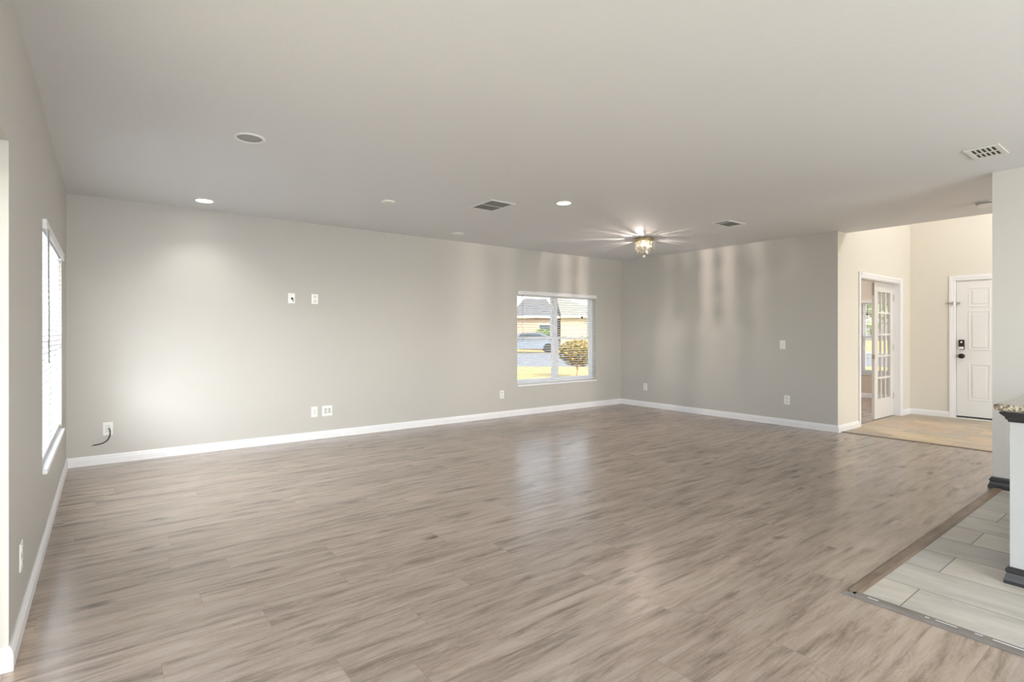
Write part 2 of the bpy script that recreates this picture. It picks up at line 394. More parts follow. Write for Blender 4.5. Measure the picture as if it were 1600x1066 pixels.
# walls
WBX0 = 4.816
wall('wall_back', 'Y', YB, YB + 0.15, XL, 11.55, 0, H, [(WBX0, WBX0 + WIN_W, WZ0, WZ1)], M['wall'])
WLY0 = 3.905
wall('wall_left', 'X', XL - 0.15, XL, YR, YB + 0.15, 0, H, [(WLY0, WLY0 + WIN_W, WZ0, WZ1), (-1.6, 2.6, 0.0, 1.885)], M['wall'])
def end_cream(bm):
    for f in bm.faces:
        if f.normal.y < -0.9 or f.normal.x > 0.9: f.material_index = 1
wall('wall_right', 'X', XR, XR + 0.12, YE, YB, 0, H, [], [M['wall'], M['foyer_wall']], end_cream)
DX0, DX1, DZ = 7.765, 9.205, 1.935
wall('wall_foyer_left', 'Y', YE, YE + 0.12, XR + 0.12, XF + 0.12, 0, H, [(DX0, DX1, 0, DZ)], [M['foyer_wall']])
struct(MB().box(7.33, YE, H, XF + 0.12, YE + 0.12, ZF).build('wall_foyer_left_upper', M['foyer_wall']))
struct(MB().box(7.21, YR, H + 0.14, 7.33, YE + 0.12, ZF).build('wall_foyer_back_upper', M['foyer_wall']))
FY0, FY1, FZ = 1.318, 2.232, 1.955
wall('wall_front', 'X', XF, XF + 0.12, YR, YE, 0, ZF, [(FY0, FY1, 0, FZ)], M['foyer_wall'])
wall('wall_rear', 'Y', YR - 0.12, YR, XL - 0.15, XF + 0.12, 0, ZF, [(0.3, 4.9, 0.35, 2.25), (6.2, 8.8, 0.35, 2.25)], M['foyer_wall'])
wall('wall_kitchen', 'X', 5.4859, 5.61, -0.6, 1.0442, 0, H, [], M['kitchen_wall'])
SWY0, SWY1 = 3.17, 4.075
wall('wall_study_front', 'X', 11.4, 11.55, YE + 0.12, YB, 0, H, [(SWY0, SWY1, WZ0, WZ1)], M['study_wall'])
wall('wall_study_side', 'Y', YE, YE + 0.12, XF + 0.12, 11.55, 0, H, [], M['study_wall'])
# thin plaster skins give the study its own paint colour on the shared walls
struct(MB().box(XR + 0.12, YB - 0.006, 0, 11.4, YB, H).build('wall_study_back', M['study_wall']))

# baseboards
BP = [(0, 0), (0.014, 0), (0.014, 0.055), (0.011, 0.060), (0.011, 0.070), (0.006, 0.078), (0.004, 0.0855), (0, 0.0855)]
def base(name, runs, mat=M['white'], prof=BP):
    mb = MB()
    for r in runs: mb.sweep(prof, *r)
    return struct(mb.build(name, mat))
base('baseboard_back', [((XL, YB, 0), (XR, YB, 0), (0, -1, 0), 1, -1)])
base('baseboard_left', [((XL, 2.6, 0), (XL, YB, 0), (1, 0, 0), -1, -1), ((XL - 0.10, 2.6, 0), (XL, 2.6, 0), (0, -1, 0), 0, 1)])
base('baseboard_right', [((XR, YE, 0), (XR, YB, 0), (-1, 0, 0), -1, -1)])
base('baseboard_foyer_left', [((XR, YE, 0), (DX0 - 0.065, YE, 0), (0, -1, 0), -1, 0), ((DX1 + 0.065, YE, 0), (XF, YE, 0), (0, -1, 0), 0, -1)])
base('baseboard_front', [((XF, FY1 + 0.065, 0), (XF, YE, 0), (-1, 0, 0), 0, -1), ((XF, YR, 0), (XF, FY0 - 0.065, 0), (-1, 0, 0), 0, 0)])
base('baseboard_study', [((11.4, YE + 0.12, 0), (11.4, YB, 0), (-1, 0, 0), 0, 0)])
DB = [(0, 0.004), (0.024, 0.004), (0.024, 0.02), (0.018, 0.034), (0.012, 0.056), (0.017, 0.062), (0.017, 0.074), (0.009, 0.080), (0.006, 0.092), (0, 0.092)]
base('baseboard_kitchen', [((5.4859, -0.6, 0), (5.4859, 1.0442, 0), (-1, 0, 0), 0, 1), ((5.4859, 1.0442, 0), (5.61, 1.0442, 0), (0, 1, 0), -1, 0)], M['dark_trim'], DB)

# floor transition strips
RP = [(-0.032, 0.0), (-0.032, 0.0035), (-0.018, 0.011), (0.018, 0.011), (0.032, 0.0065), (0.032, 0.0)]
struct(MB().sweep(RP, (2.737, 1.011, 0), (5.485, 1.011, 0), (0, -1, 0), -1, 0).build('trim_1', M['strip_wood']))
t2 = MB(); t2.sweep(RP, (2.737, YR, 0), (2.737, 1.011, 0), (1, 0, 0), 0, -1)
t2.mi = 1
for y0, y1, x in ((0.905, 0.945, 2.735), (0.63, 0.70, 2.741), (0.55, 0.575, 2.742), (0.40, 0.52, 2.742), (0.72, 0.735, 2.738)):
    t2.box(x - 0.003, y0, 0.0085, x + 0.003, y1, 0.0116)
struct(t2.build('trim_2', [M['strip_grey'], M['chip']]))
struct(MB().sweep([(-0.018, 0), (-0.018, 0.003), (-0.008, 0.008), (0.008, 0.008), (0.018, 0.005), (0.018, 0)], (7.158, YR, 0), (7.158, YE - 0.016, 0), (1, 0, 0)).build('trim_3', M['strip_brown']))
# floor break at the study doorway
struct(MB().box(DX0, YE + 0.0, 0.0005, DX1, YE + 0.062, 0.004).build('trim_4', M['tile_f']))
struct(MB().box(DX0, YE + 0.062, 0.0005, DX1, YE + 0.085, 0.007).build('trim_5', M['strip_brown']))

# ------------------------------------------------------------------ windows and blinds (local: x along wall, y outwards)
def window(name, loc, rz, w, units, sill=True, z0=WZ0, z1=WZ1, d0=0.075, d1=0.145):
    e = struct(empty(name, loc, rz)); V = M['vinyl']; fw = 0.038
    mb = MB()
    mb.box(0, d0, z0, fw, d1, z1).box(w - fw, d0, z0, w, d1, z1).box(fw, d0, z0, w - fw, d1, z0 + fw).box(fw, d0, z1 - fw, w - fw, d1, z1)
    mw = 0.075; uw = (w - 2 * fw - (units - 1) * mw) / units; xs = []
    for k in range(units):
        x = fw + k * (uw + mw); xs.append((x, x + uw))
        if k: mb.box(x - mw, d0, z0 + fw, x, d1, z1 - fw)
    mb.build('window_frame', V, e)
    zm = 1.13 if z1 < 2 else (z0 + z1) / 2
    for x0, x1 in xs:
        sw = 0.026
        for nm, a, b, y0, y1 in (('lower_sash', z0 + fw, zm + 0.018, d0 + 0.008, d0 + 0.034), ('upper_sash', zm - 0.018, z1 - fw, d0 + 0.036, d0 + 0.062)):
            s = MB(); s.box(x0, y0, a, x0 + sw, y1, b).box(x1 - sw, y0, a, x1, y1, b).box(x0 + sw, y0, a, x1 - sw, y1, a + 0.034).box(x0 + sw, y0, b - 0.034, x1 - sw, y1, b)
            so = s.build(nm, V, e)
            ym = (y0 + y1) / 2
            MB().box(x0 + sw, ym - 0.002, a + 0.034, x1 - sw, ym + 0.002, b - 0.034).build('pane', M['glass'], so)
        for q in (0.25, 0.75):
            xx = x0 + (x1 - x0) * q
            MB().box(xx - 0.022, d0 + 0.012, zm + 0.0181, xx + 0.022, d0 + 0.03, zm + 0.028, 0.003).box(xx - 0.004, d0 + 0.000, zm + 0.028, xx + 0.018, d0 + 0.022, zm + 0.034, 0.002).build('sash_lock', M['cordgrey'], e)
    if sill:
        MB().box(0.001, -0.022, z0 - 0.022, w - 0.001, d0 - 0.001, z0 + 0.004, 0.003).build('window_sill', M['white'], e)
    return e

def blind(label, loc, rz, w, z0=WZ0, z1=WZ1, pitch=0.0355, sw=0.04, tilt=3, wand=0.12, wand_len=0.72, group=None, cordx=None):
    e = thing('window_blind', label, 'window blind', (loc[0], loc[1], z0), rz)
    dz = -z0; g = 0.006
    MB().box(g, 0.012, z1 - 0.045 + dz, w - g, 0.052, z1 - 0.001 + dz).build('headrail', M['blind'], e)
    v = MB(); v.sweep([(0, 0), (0.010, 0), (0.014, 0.010), (0.010, 0.030), (0.014, 0.046), (0.010, 0.056), (0, 0.056)], (0.002, -0.006, z1 - 0.058 + dz), (w - 0.002, -0.006, z1 - 0.058 + dz), (0, -1, 0))
    v.box(0.002, -0.006, z1 - 0.055 + dz, 0.008, 0.012, z1 - 0.004 + dz).box(w - 0.008, -0.006, z1 - 0.055 + dz, w - 0.002, 0.012, z1 - 0.004 + dz)
    v.build('valance', M['blind'], e)
    sl = MB(); z = z1 - 0.075; a = R(tilt); yc = 0.032
    c, s = cos(a) * sw / 2, sin(a) * sw / 2; th = 0.0020
    zb = z0 + 0.040
    while z > zb + 0.02:
        zz = z + dz
        # crowned slat: three facets
        pts = [(-c, s), (-c * 0.35, s * 0.35 + 0.0022), (c * 0.35, -s * 0.35 + 0.0022), (c, -s)]
        prof = [(yy, h + th) for yy, h in pts] + [(yy, h - th) for yy, h in pts[::-1]]
        sl.sweep([(-yy, h) for yy, h in prof], (g, yc, zz), (w - g, yc, zz), (0, -1, 0))
        z -= pitch
    sl.build('slats', M['blind'], e)
    MB().box(g, yc - 0.022, z0 + 0.022 + dz, w - g, yc + 0.022, z0 + 0.040 + dz, 0.003).build('bottom_rail', M['blind'], e)
    for x in ([0.16, w / 2, w - 0.16] if w > 1.2 else [0.14, w - 0.14]):
        m = MB()
        for yy in (yc - c - 0.002, yc + c + 0.002): m.box(x - 0.0012, yy - 0.0008, z0 + 0.03 + dz, x + 0.0012, yy + 0.0008, z1 - 0.045 + dz)
        m.build('ladder_cord', M['blind'], e)
    MB().tube([(wand, -0.024, z1 - 0.06 + dz), (wand, -0.026, z1 - wand_len + dz)], 0.004, 8).build('tilt_wand', M['wand'], e)
    return e

window('window_1', (WBX0, YB, 0), 0, WIN_W, 2)
blind('wide white horizontal blind on the window beside the far corner of the back wall', (WBX0, YB), 0, WIN_W, wand=0.085, wand_len=0.76)
window('window_2', (XL, WLY0, 0), pi / 2, WIN_W, 2)
blind('white horizontal blind on the window in the left wall, seen nearly edge on', (XL, WLY0), pi / 2, WIN_W, tilt=-24, wand=0.02, wand_len=0.80)
window('window_3', (11.4, SWY1, 0), -pi / 2, SWY1 - SWY0, 1)
blind('white blind on the study window seen through the open French door', (11.4, SWY1), -pi / 2, SWY1 - SWY0, wand=0.7)
# security stickers on the panes
def sticker(label, loc, rz, r=0.03):
    e = thing('window_sticker', label, 'sticker', loc, rz)
    MB().lathe([(r, -0.001), (r, 0.0)], n=8, axis='Y').build('backing', M['gold_sticker'], e)
    MB().lathe([(r * 0.80, -0.0016), (r * 0.80, -0.001)], n=8, axis='Y').build('emblem', M['black'], e)
ROOMY = YB + 0.075 + 0.049 - 0.0021
sticker('small dark security sticker on the upper right pane of the back wall window', (6.265, ROOMY, 1.4675), 0)
sticker('small grey security sticker on the study window pane beyond the French door', (11.4 + 0.1219, 4.00, 1.58), -pi / 2, 0.038)

# unseen rear windows added for the fill lamps, and the sliding glass door
window('added_window_rear', (4.9, YR, 0), pi, 4.6, 3, True, 0.35, 2.25)
window('added_window_hall', (8.8, YR, 0), pi, 2.6, 2, True, 0.35, 2.25)
sd = struct(empty('door_3', (XL, -1.6, 0), pi / 2))
m = MB(); m.box(0, 0.10, 0.0, 0.05, 0.145, 1.885).box(4.15, 0.10, 0, 4.2, 0.145, 1.885).box(0.05, 0.10, 1.835, 4.15, 0.145, 1.885).box(0.05, 0.10, 0, 4.15, 0.145, 0.035)
m.build('door_frame', M['vinyl'], sd)
for k in range(3):
    x0 = 0.05 + k * 1.367; x1 = x0 + 1.366; y0 = 0.106 + 0.013 * (k % 2)
    p = MB().box(x0, y0, 0.036, x0 + 0.05, y0 + 0.012, 1.834).box(x1 - 0.05, y0, 0.036, x1, y0 + 0.012, 1.834).box(x0 + 0.05, y0, 0.036, x1 - 0.05, y0 + 0.012, 0.1).box(x0 + 0.05, y0, 1.77, x1 - 0.05, y0 + 0.012, 1.834).build('sliding_panel', M['vinyl'], sd)
    MB().box(x0 + 0.05, y0 + 0.004, 0.1, x1 - 0.05, y0 + 0.008, 1.77).build('pane', M['glass'], p)

# ------------------------------------------------------------------ doors
def casing(mb, a0, a1, top, w=0.065, t=0.016):
    """local: x along wall, y=-t..0 proud of the wall, stepped profile"""
    def bar(x0, z0, x1, z1, inner):
        mb.box(x0, -t * 0.6, z0, x1, 0, z1, 0.002)
        if inner == 'R': mb.box(x0, -t, z0, x0 + (x1 - x0) * 0.55, -t * 0.6, z1, 0.002)
        elif inner == 'L': mb.box(x1 - (x1 - x0) * 0.55, -t, z0, x1, -t * 0.6, z1, 0.002)
        else: mb.box(x0, -t, z0 + (z1 - z0) * 0.45, x1, -t * 0.6, z1, 0.002)
    bar(a0 - w, 0.004, a0, top + w, 'R'); bar(a1, 0.004, a1 + w, top + w, 'L'); bar(a0, top, a1, top + w, 'T')
# front entry door: local x = -Y direction from FY1
fd = struct(empty('door_1', (XF, FY1, 0), -pi / 2)); DW = FY1 - FY0
mb = MB(); casing(mb, 0.0, DW, FZ); mb.build('door_casing', M['white'], fd)
mb = MB().box(0, 0.0, 0.0, 0.012, 0.12, FZ).box(DW - 0.012, 0, 0, DW, 0.12, FZ).box(0.012, 0, FZ - 0.012, DW - 0.012, 0.12, FZ)
mb.build('door_jamb', M['door_white'], fd)
MB().box(0.012, -0.012, 0.0005, DW - 0.012, 0.12, 0.018, 0.003).build('threshold', M['plastic_dim'], fd)
slab = MB(); sx0, sx1, sz0, sz1 = 0.015, DW - 0.015, 0.034, FZ - 0.015; y0 = 0.012
slab.box(sx0, y0, sz0, sx1, y0 + 0.044, sz1)
leaf = slab.build('door_panel', M['door_white'], fd)
pw = 0.235
for pa, pb in (((0.145), (0.145 + pw)), ((DW - 0.145 - pw), (DW - 0.145))):
    for za, zb in ((1.575, 1.845), (0.97, 1.52), (0.27, 0.78)):
        f = MB(); r = 0.014
        f.box(pa, y0 - 0.005, za, pa + r, y0 + 0.001, zb, 0.002).box(pb - r, y0 - 0.005, za, pb, y0 + 0.001, zb, 0.002)
        f.box(pa + r, y0 - 0.005, za, pb - r, y0 + 0.001, za + r, 0.002).box(pa + r, y0 - 0.005, zb - r, pb - r, y0 + 0.001, zb, 0.002)
        f.box(pa + 0.04, y0 - 0.006, za + 0.04, pb - 0.04, y0 + 0.001, zb - 0.04, 0.005)
        f.build('raised_panel', M['door_white'], leaf)
MB().box(sx0, y0 - 0.006, 0.0185, sx1, y0 + 0.03, 0.040).build('door_sweep', M['black'], fd)
k = MB().box(0.040, y0 - 0.028, 0.975, 0.105, y0, 1.115, 0.010, 2).build('keypad_lock', M['bronze'], leaf)
MB().box(0.044, y0 - 0.034, 0.980, 0.101, y0 - 0.0281, 1.020, 0.006).build('thumbturn', M['nickel'], leaf)
MB().lathe([(0.010, -0.006), (0.012, 0.0)], (0.0725, y0 - 0.0281, 1.082), 12, 'Y').build('button', M['plastic'], leaf)
kb = MB().lathe([(0.012, -0.065), (0.028, -0.062), (0.033, -0.048), (0.030, -0.034), (0.014, -0.028), (0.012, -0.010), (0.033, -0.008), (0.033, 0.0)], (0.073, y0, 0.885), 24, 'Y').build('door_knob', M['bronze'], leaf, smooth=True)
MB().box(0.0145, y0 - 0.004, 0.865, 0.022, y0 + 0.001, 0.905).build('latch_plate', M['bronze'], leaf)
g = MB().box(-0.105, -0.030, 1.628, -0.012, -0.020, 1.642, 0.002).box(-0.040, -0.034, 1.618, -0.004, -0.0165, 1.652, 0.003)
g.lathe([(0.009, 0), (0.009, 0.045)], (-0.008, -0.026, 1.613), 12)
g.build('swing_bar_guard', M['nickel'], fd)
MB().box(0.018, y0 - 0.022, 1.620, 0.055, y0, 1.648, 0.004).sphere((0.052, y0 - 0.022, 1.634), 0.010).build('guard_catch', M['nickel'], leaf)

# french door to the study: opening DX0..DX1, right leaf closed, left leaf swung away into the study
fr = struct(empty('door_2', (DX0, YE, 0), 0)); OW = DX1 - DX0
mb = MB(); casing(mb, 0.0, OW, DZ); mb.build('door_casing', M['white'], fr)
MB().box(0, 0, 0.008, 0.012, 0.12, DZ).box(OW - 0.012, 0, 0.008, OW, 0.12, DZ).box(0.012, 0, DZ - 0.012, OW - 0.012, 0.12, DZ).build('door_jamb', M['white'], fr)
lx0, lx1, ly0, ly1, lz0, lz1 = OW / 2 + 0.0, OW - 0.015, 0.082, 0.117, 0.012, DZ - 0.015
st = 0.105; gz0, gz1 = 0.27, 1.80
leaf = MB().box(lx0, ly0, lz0, lx0 + st, ly1, lz1).box(lx1 - st, ly0, lz0, lx1, ly1, lz1).box(lx0 + st, ly0, lz0, lx1 - st, ly1, gz0).box(lx0 + st, ly0, gz1, lx1 - st, ly1, lz1).build('door_leaf', M['french_white'], fr)
gx0, gx1 = lx0 + st, lx1 - st
mu = MB(); mw = 0.024
for kx in (1, 2):
    x = gx0 + (gx1 - gx0) * kx / 3; mu.box(x - mw / 2, ly0 + 0.004, gz0, x + mw / 2, ly1 - 0.004, gz1, 0.003)
for kz in range(1, 5):
    z = gz0 + (gz1 - gz0) * kz / 5; mu.box(gx0, ly0 + 0.003, z - mw / 2, gx1, ly1 - 0.003, z + mw / 2, 0.003)
mu.box(gx0, ly0 - 0.003, gz0, gx0 + 0.012, ly1, gz1).box(gx1 - 0.012, ly0 - 0.003, gz0, gx1, ly1, gz1).box(gx0, ly0 - 0.003, gz0, gx1, ly1, gz0 + 0.012).box(gx0, ly0 - 0.003, gz1 - 0.012, gx1, ly1, gz1)
mu.build('muntins', M['french_white'], leaf)
MB().box(gx0, (ly0 + ly1) / 2 - 0.002, gz0, gx1, (ly0 + ly1) / 2 + 0.002, gz1).build('pane', M['glass'], leaf)
MB().box(lx0 - 0.004, ly0 + 0.006, 1.735, lx0 + 0.001, ly1 - 0.006, 1.905).box(lx0 - 0.009, ly0 + 0.013, 1.80, lx0 - 0.004, ly1 - 0.013, 1.85).build('flush_bolt', M['nickel'], leaf)
MB().box(lx0 - 0.006, ly0 - 0.004, 0.850, lx0 + 0.020, ly1 - 0.004, 0.912, 0.002).build('strike_plate', M['nickel'], leaf)
for z in (0.25, 0.95, 1.68):
    MB().lathe([(0.008, 0), (0.008, 0.09)], (OW - 0.013, ly0 - 0.006, z), 10).build('hinge', M['nickel'], leaf)

# ------------------------------------------------------------------ wall plates (local: plate faces -y, centred)
def plate_base(e, w, h, t=0.006, mat='plastic'):
    return MB().box(-w / 2, -t, -h / 2, w / 2, 0, h / 2, 0.003, 2).build('cover_plate', M[mat], e)
def outlet(label, loc, rz):
    e = thing('wall_outlet', label, 'outlet', loc, rz); plate_base(e, 0.074, 0.114)
    for s in (1, -1):
        r = MB().lathe([(0.0165, -0.0085), (0.0165, -0.006)], (0, 0, s * 0.026), 20, 'Y').build('receptacle', M['plastic_dim'], e)
        MB().box(-0.0075, -0.0092, s * 0.026 - 0.001, -0.0055, -0.0084, s * 0.026 + 0.008).box(0.0055, -0.0092, s * 0.026 - 0.001, 0.0075, -0.0084, s * 0.026 + 0.008).box(-0.0025, -0.0092, s * 0.026 - 0.010, 0.0025, -0.0084, s * 0.026 - 0.006).build('slot', M['slot'], r)
    MB().lathe([(0.003, -0.0072), (0.003, -0.006)], (0, 0, 0), 10, 'Y').build('screw', M['nickel'], e)
    return e
def place(o, label, loc, rz=0.0):
    c = copy_tree(o); c.location = loc; c.rotation_euler = (0, 0, rz); c['label'] = label; return c
o1 = outlet('white outlet low on the back wall just left of the window', (4.537, YB, 0.328), 0)
place(o1, 'white outlet near the corner, farthest left on the right hand wall', (XR, 5.671, 0.326), -pi / 2)
place(o1, 'white outlet low on the right hand wall below the light switch', (XR, 3.374, 0.336), -pi / 2)
place(o1, 'white outlet low on the left wall close to the viewer, seen edge on', (XL, 2.925, 0.300), pi / 2)
place(o1, 'upper right white outlet of the high pair on the back wall', (1.902, YB, 1.593), 0)

e = thing('light_switch', 'white toggle light switch at hand height on the right hand wall', 'light switch', (XR, 3.431, 1.056), -pi / 2)
plate_base(e, 0.074, 0.114)
MB().box(-0.006, -0.008, -0.013, 0.006, -0.006, 0.013).build('switch_frame', M['plastic_dim'], e)
MB().box(-0.004, -0.018, 0.000, 0.004, -0.008, 0.008, 0.001).build('toggle', M['plastic'], e)

e = thing('cable_plate', 'high white plate with a dark cable hole in the middle of the back wall', 'wall plate', (1.649, YB, 1.593), 0)
plate_base(e, 0.074, 0.114)
MB().lathe([(0.013, -0.0075), (0.013, -0.006)], (0.006, 0, -0.004), 18, 'Y').build('cable_hole', M['slot'], e)
c = MB().tube([(0.004, -0.006, -0.003), (0.006, -0.016, -0.012), (0.012, -0.020, -0.026), (0.020, -0.016, -0.036)], 0.0045, 8).build('cable_stub', M['cordgrey'], e, smooth=True)

e = thing('blank_plate', 'plain white blank plate low on the back wall, left of the wide jack plate', 'wall plate', (1.898, YB, 0.312), 0)
plate_base(e, 0.07, 0.118)
MB().box(-0.019, -0.0095, -0.034, 0.019, -0.006, 0.034, 0.001).build('insert', M['plastic_dim'], e)

e = thing('jack_plate', 'wide two gang white plate with rows of dark jacks low on the back wall', 'wall plate', (2.043, YB, 0.312), 0)
plate_base(e, 0.116, 0.118)
MB().box(-0.042, -0.008, -0.034, 0.042, -0.006, 0.034).build('insert', M['plastic_dim'], e)
for x, z, w in ((-0.022, 0.020, 0.030), (0.022, 0.020, 0.026), (-0.024, 0.000, 0.018), (0.018, 0.004, 0.010), (0.032, 0.004, 0.010), (-0.022, -0.020, 0.026), (0.022, -0.014, 0.030)):
    MB().box(x - w / 2, -0.0095, z - 0.004, x + w / 2, -0.008, z + 0.004).build('jack', M['duct_grey'], e)

e = thing('coax_plate', 'white plate low by the left corner with a black cable coming out', 'wall plate', (0.026, YB, 0.322), 0)
plate_base(e, 0.076, 0.12)
MB().box(-0.019, -0.008, -0.035, 0.019, -0.006, 0.035, 0.0005).build('insert', M['plastic_dim'], e)
MB().lathe([(0.0055, -0.018), (0.0055, -0.006)], (0.006, 0, 0.004), 12, 'Y').build('connector', M['nickel'], e)
pts = [Vector(p) for p in ((0.032, -0.026, 0.326), (0.038, -0.040, 0.322), (0.042, -0.046, 0.300), (0.040, -0.046, 0.262), (0.026, -0.044, 0.226), (-0.006, -0.038, 0.200), (-0.046, -0.028, 0.188), (-0.080, -0.020, 0.184))]
def crom(P, n=6):
    out = []
    for i in range(len(P) - 1):
        a, b, c, d = P[max(i - 1, 0)], P[i], P[i + 1], P[min(i + 2, len(P) - 1)]
        for k in range(n):
            t = k / n
            out.append(0.5 * ((2 * b) + (c - a) * t + (2 * a - 5 * b + 4 * c - d) * t * t + (3 * b - a - 3 * c + d) * t ** 3))
    return out + [P[-1]]
cp = [p + Vector((0, YB, 0)) for p in crom(pts)]
cp = [Vector((0.032, YB - 0.0185, 0.326))] + cp
tip = cp[-1]
cb = thing('coaxial_cable', 'short black cable curling down to the left from the plate by the left corner', 'cable', (0.032, YB - 0.0185, 0.326))
MB().tube([p - Vector(cb.location) for p in cp], 0.0048, 10).build('jacket', M['black'], cb, smooth=True)
MB().tube([tip - Vector(cb.location), tip - Vector(cb.location) + Vector((-0.014, 0.002, -0.002))], 0.0062, 10).build('end_connector', M['nickel'], cb)

# ------------------------------------------------------------------ ceiling fittings (local z=0 is the ceiling, going down)
def recessed(label, loc, lit, ro, ri):
    e = thing('recessed_light', label, 'recessed light', loc)
    MB().lathe([(ri, -0.0005), (ro, -0.0005), (ro, -0.003), (ro - 0.006, -0.008), (ri, -0.006), (ri, -0.0005)], n=48, caps=False).build('trim_ring', M['plastic'], e, smooth=True)
    if lit: MB().lathe([(ri, -0.001), (ri, -0.0035), (ri * 0.5, -0.006), (0.001, -0.0065)], n=48).build('lens', M['led'], e)
    else:
        # eyeball trim: a tilted inner cup
        b = MB().lathe([(ri, -0.0010), (ri * 0.99, -0.0030), (ri * 0.55, -0.0020), (0.001, -0.0012)], n=40).build('inner_reflector', M['can_inner'], e, smooth=True)
    return e
recessed('unlit recessed ceiling light nearest the viewer at the left', (0.737, 3.735, H), False, 0.095, 0.072)
recessed('glowing recessed ceiling light close to the back wall at the left', (0.747, 5.742, H), True, 0.082, 0.070)
recessed('glowing recessed ceiling light in the middle of the ceiling', (3.490, 3.765, H), True, 0.075, 0.064)
lamp('recessed_lamp_left', 'SPOT', (0.747, 5.742, H - 0.012), 24, (1.0, 0.96, 0.92), (0, 0, 0), spot_size=R(125), spot_blend=0.9, shadow_soft_size=0.06)
lamp('recessed_lamp_middle', 'SPOT', (3.490, 3.765, H - 0.012), 20, (1.0, 0.96, 0.92), (0, 0, 0), spot_size=R(135), spot_blend=0.9, shadow_soft_size=0.06)

def disc(name, label, cat, loc, r, t, mat='ceiling', rim=None):
    e = thing(name, label, cat, loc)
    MB().lathe([(r, -0.0003), (r, -t * 0.7), (r * 0.92, -t), (0.001, -t * 1.05)], n=36).build('cover', M[mat], e, smooth=False)
    MB().lathe([(0.004, -t * 1.05 - 0.0015), (0.004, -t * 1.0)], n=10).build('centre_screw', M['plastic_dim'], e)
    return e
disc('ceiling_cover', 'small round white cover plate on the ceiling left of the grey vent', 'cover plate', (2.132, 4.730, H), 0.062, 0.014, 'plastic')
disc('ceiling_cover', 'small round white cover plate on the ceiling nearest the back wall', 'cover plate', (3.503, 5.715, H), 0.070, 0.010, 'plastic')

# smoke detector beside the kitchen wall
e = thing('smoke_detector', 'round white smoke detector on the ceiling, half hidden by the kitchen wall', 'smoke detector', (6.63, 1.31, H))
MB().lathe([(0.080, -0.0003), (0.080, -0.010), (0.001, -0.010)], n=36).build('mounting_plate', M['plastic_dim'], e)
MB().lathe([(0.060, -0.0101), (0.070, -0.014), (0.070, -0.034), (0.058, -0.044), (0.001, -0.046)], n=36).build('sensor_body', M['plastic'], e)
MB().lathe([(0.0705, -0.018), (0.0712, -0.020), (0.0712, -0.026), (0.0705, -0.028)], n=36, caps=False).build('sensor_grille', M['duct_grey'], e)

def vent(label, x0, x1, y0, y1, bx, pitch, louvre_mat, splits, axis='X', margin=0.028, back='duct', fill=0.5, tilt=35):
    """opening x0..x1,y0..y1 in metres; louvres run along 'axis'; splits = divider positions (0..1) along that axis"""
    cx, cy = (x0 + x1) / 2, (y0 + y1) / 2
    e = thing('ceiling_vent', label, 'vent', (cx, cy, H))
    X0, X1, Y0, Y1 = x0 - cx, x1 - cx, y0 - cy, y1 - cy; m = margin; t = 0.007
    f = MB().box(X0 - m, Y0 - m, -t, X0, Y1 + m, -0.0003, 0.002).box(X1, Y0 - m, -t, X1 + m, Y1 + m, -0.0003, 0.002).box(X0, Y0 - m, -t, X1, Y0, -0.0003, 0.002).box(X0, Y1, -t, X1, Y1 + m, -0.0003, 0.002)
    f.build('vent_frame', M['ceiling'] if not bx else M['plastic_dim'], e)
    MB().box(X0, Y0, -0.0014, X1, Y1, -0.0003).build('duct_opening', M[back], e)
    dv = MB(); lv = MB(); n = 0
    for s in splits:
        if axis == 'X': dv.box(X0 + (X1 - X0) * s - 0.006, Y0, -t, X0 + (X1 - X0) * s + 0.006, Y1, -0.0014)
        else: dv.box(X0, Y0 + (Y1 - Y0) * s - 0.006, -t, X1, Y0 + (Y1 - Y0) * s + 0.006, -0.0014)
        n += 1
    if n: dv.build('divider', M['ceiling'] if not bx else M['plastic_dim'], e)
    else: dv.bm.free()
    a, b = (Y0, Y1) if axis == 'X' else (X0, X1)
    k = round((b - a) / pitch)
    for i in range(k + 1):
        p = a + (b - a) * (i + 0.0) / k; w = pitch * fill / 2
        p0, p1 = max(a, p - w), min(b, p + w)
        if axis == 'X': lv.box(X0, p0, -0.0058, X1, p1, -0.0016)
        else: lv.box(p0, Y0, -0.0058, p1, Y1, -0.0016)
    lv.build('louvres', M[louvre_mat], e)
    return e
vent('grey louvred ceiling vent left of the lit middle downlight', 2.885, 3.118, 4.10, 4.425, False, 0.016, 'duct_grey', [0.5], 'Y', 0.03, 'duct', 0.62)
vent('small dark ceiling vent right of the crystal light', 5.475, 5.765, 3.255, 3.415, False, 0.034, 'duct_grey', [0.22], 'X', 0.03, 'duct', 0.35)
vent('white ceiling vent with black slots above the kitchen wall', 4.704, 4.936, 0.885, 1.015, True, 0.026, 'plastic_dim', [0.52], 'X', 0.028, 'duct', 0.34)

# crystal flush light
ch = thing('crystal_ceiling_light', 'small lit crystal drum light hanging from the ceiling near the far corner', 'chandelier', (5.63, 4.53, H))
MB().lathe([(0.001, -0.0003), (0.095, -0.0003), (0.125, -0.008), (0.132, -0.014), (0.126, -0.020), (0.001, -0.018)], n=40).build('canopy', M['gold'], ch, smooth=True)
MB().lathe([(0.108, -0.021), (0.114, -0.021), (0.114, -0.045), (0.108, -0.045), (0.108, -0.021)], n=40, caps=False).build('crystal_ring', M['gold'], ch)
def strand(name, r, a, z0, z1, n, w):
    m = MB(); x, y = r * cos(a), r * sin(a); h = (z0 - z1) / n
    for k in range(n):
        zt = z0 - k * h; zb = zt - h * 0.9
        m.lathe([(w * 0.35, zb), (w, zb + h * 0.3), (w, zt - h * 0.25), (w * 0.35, zt)], (x, y, 0), 6)
    return m.build(name, M['crystal'], ch)
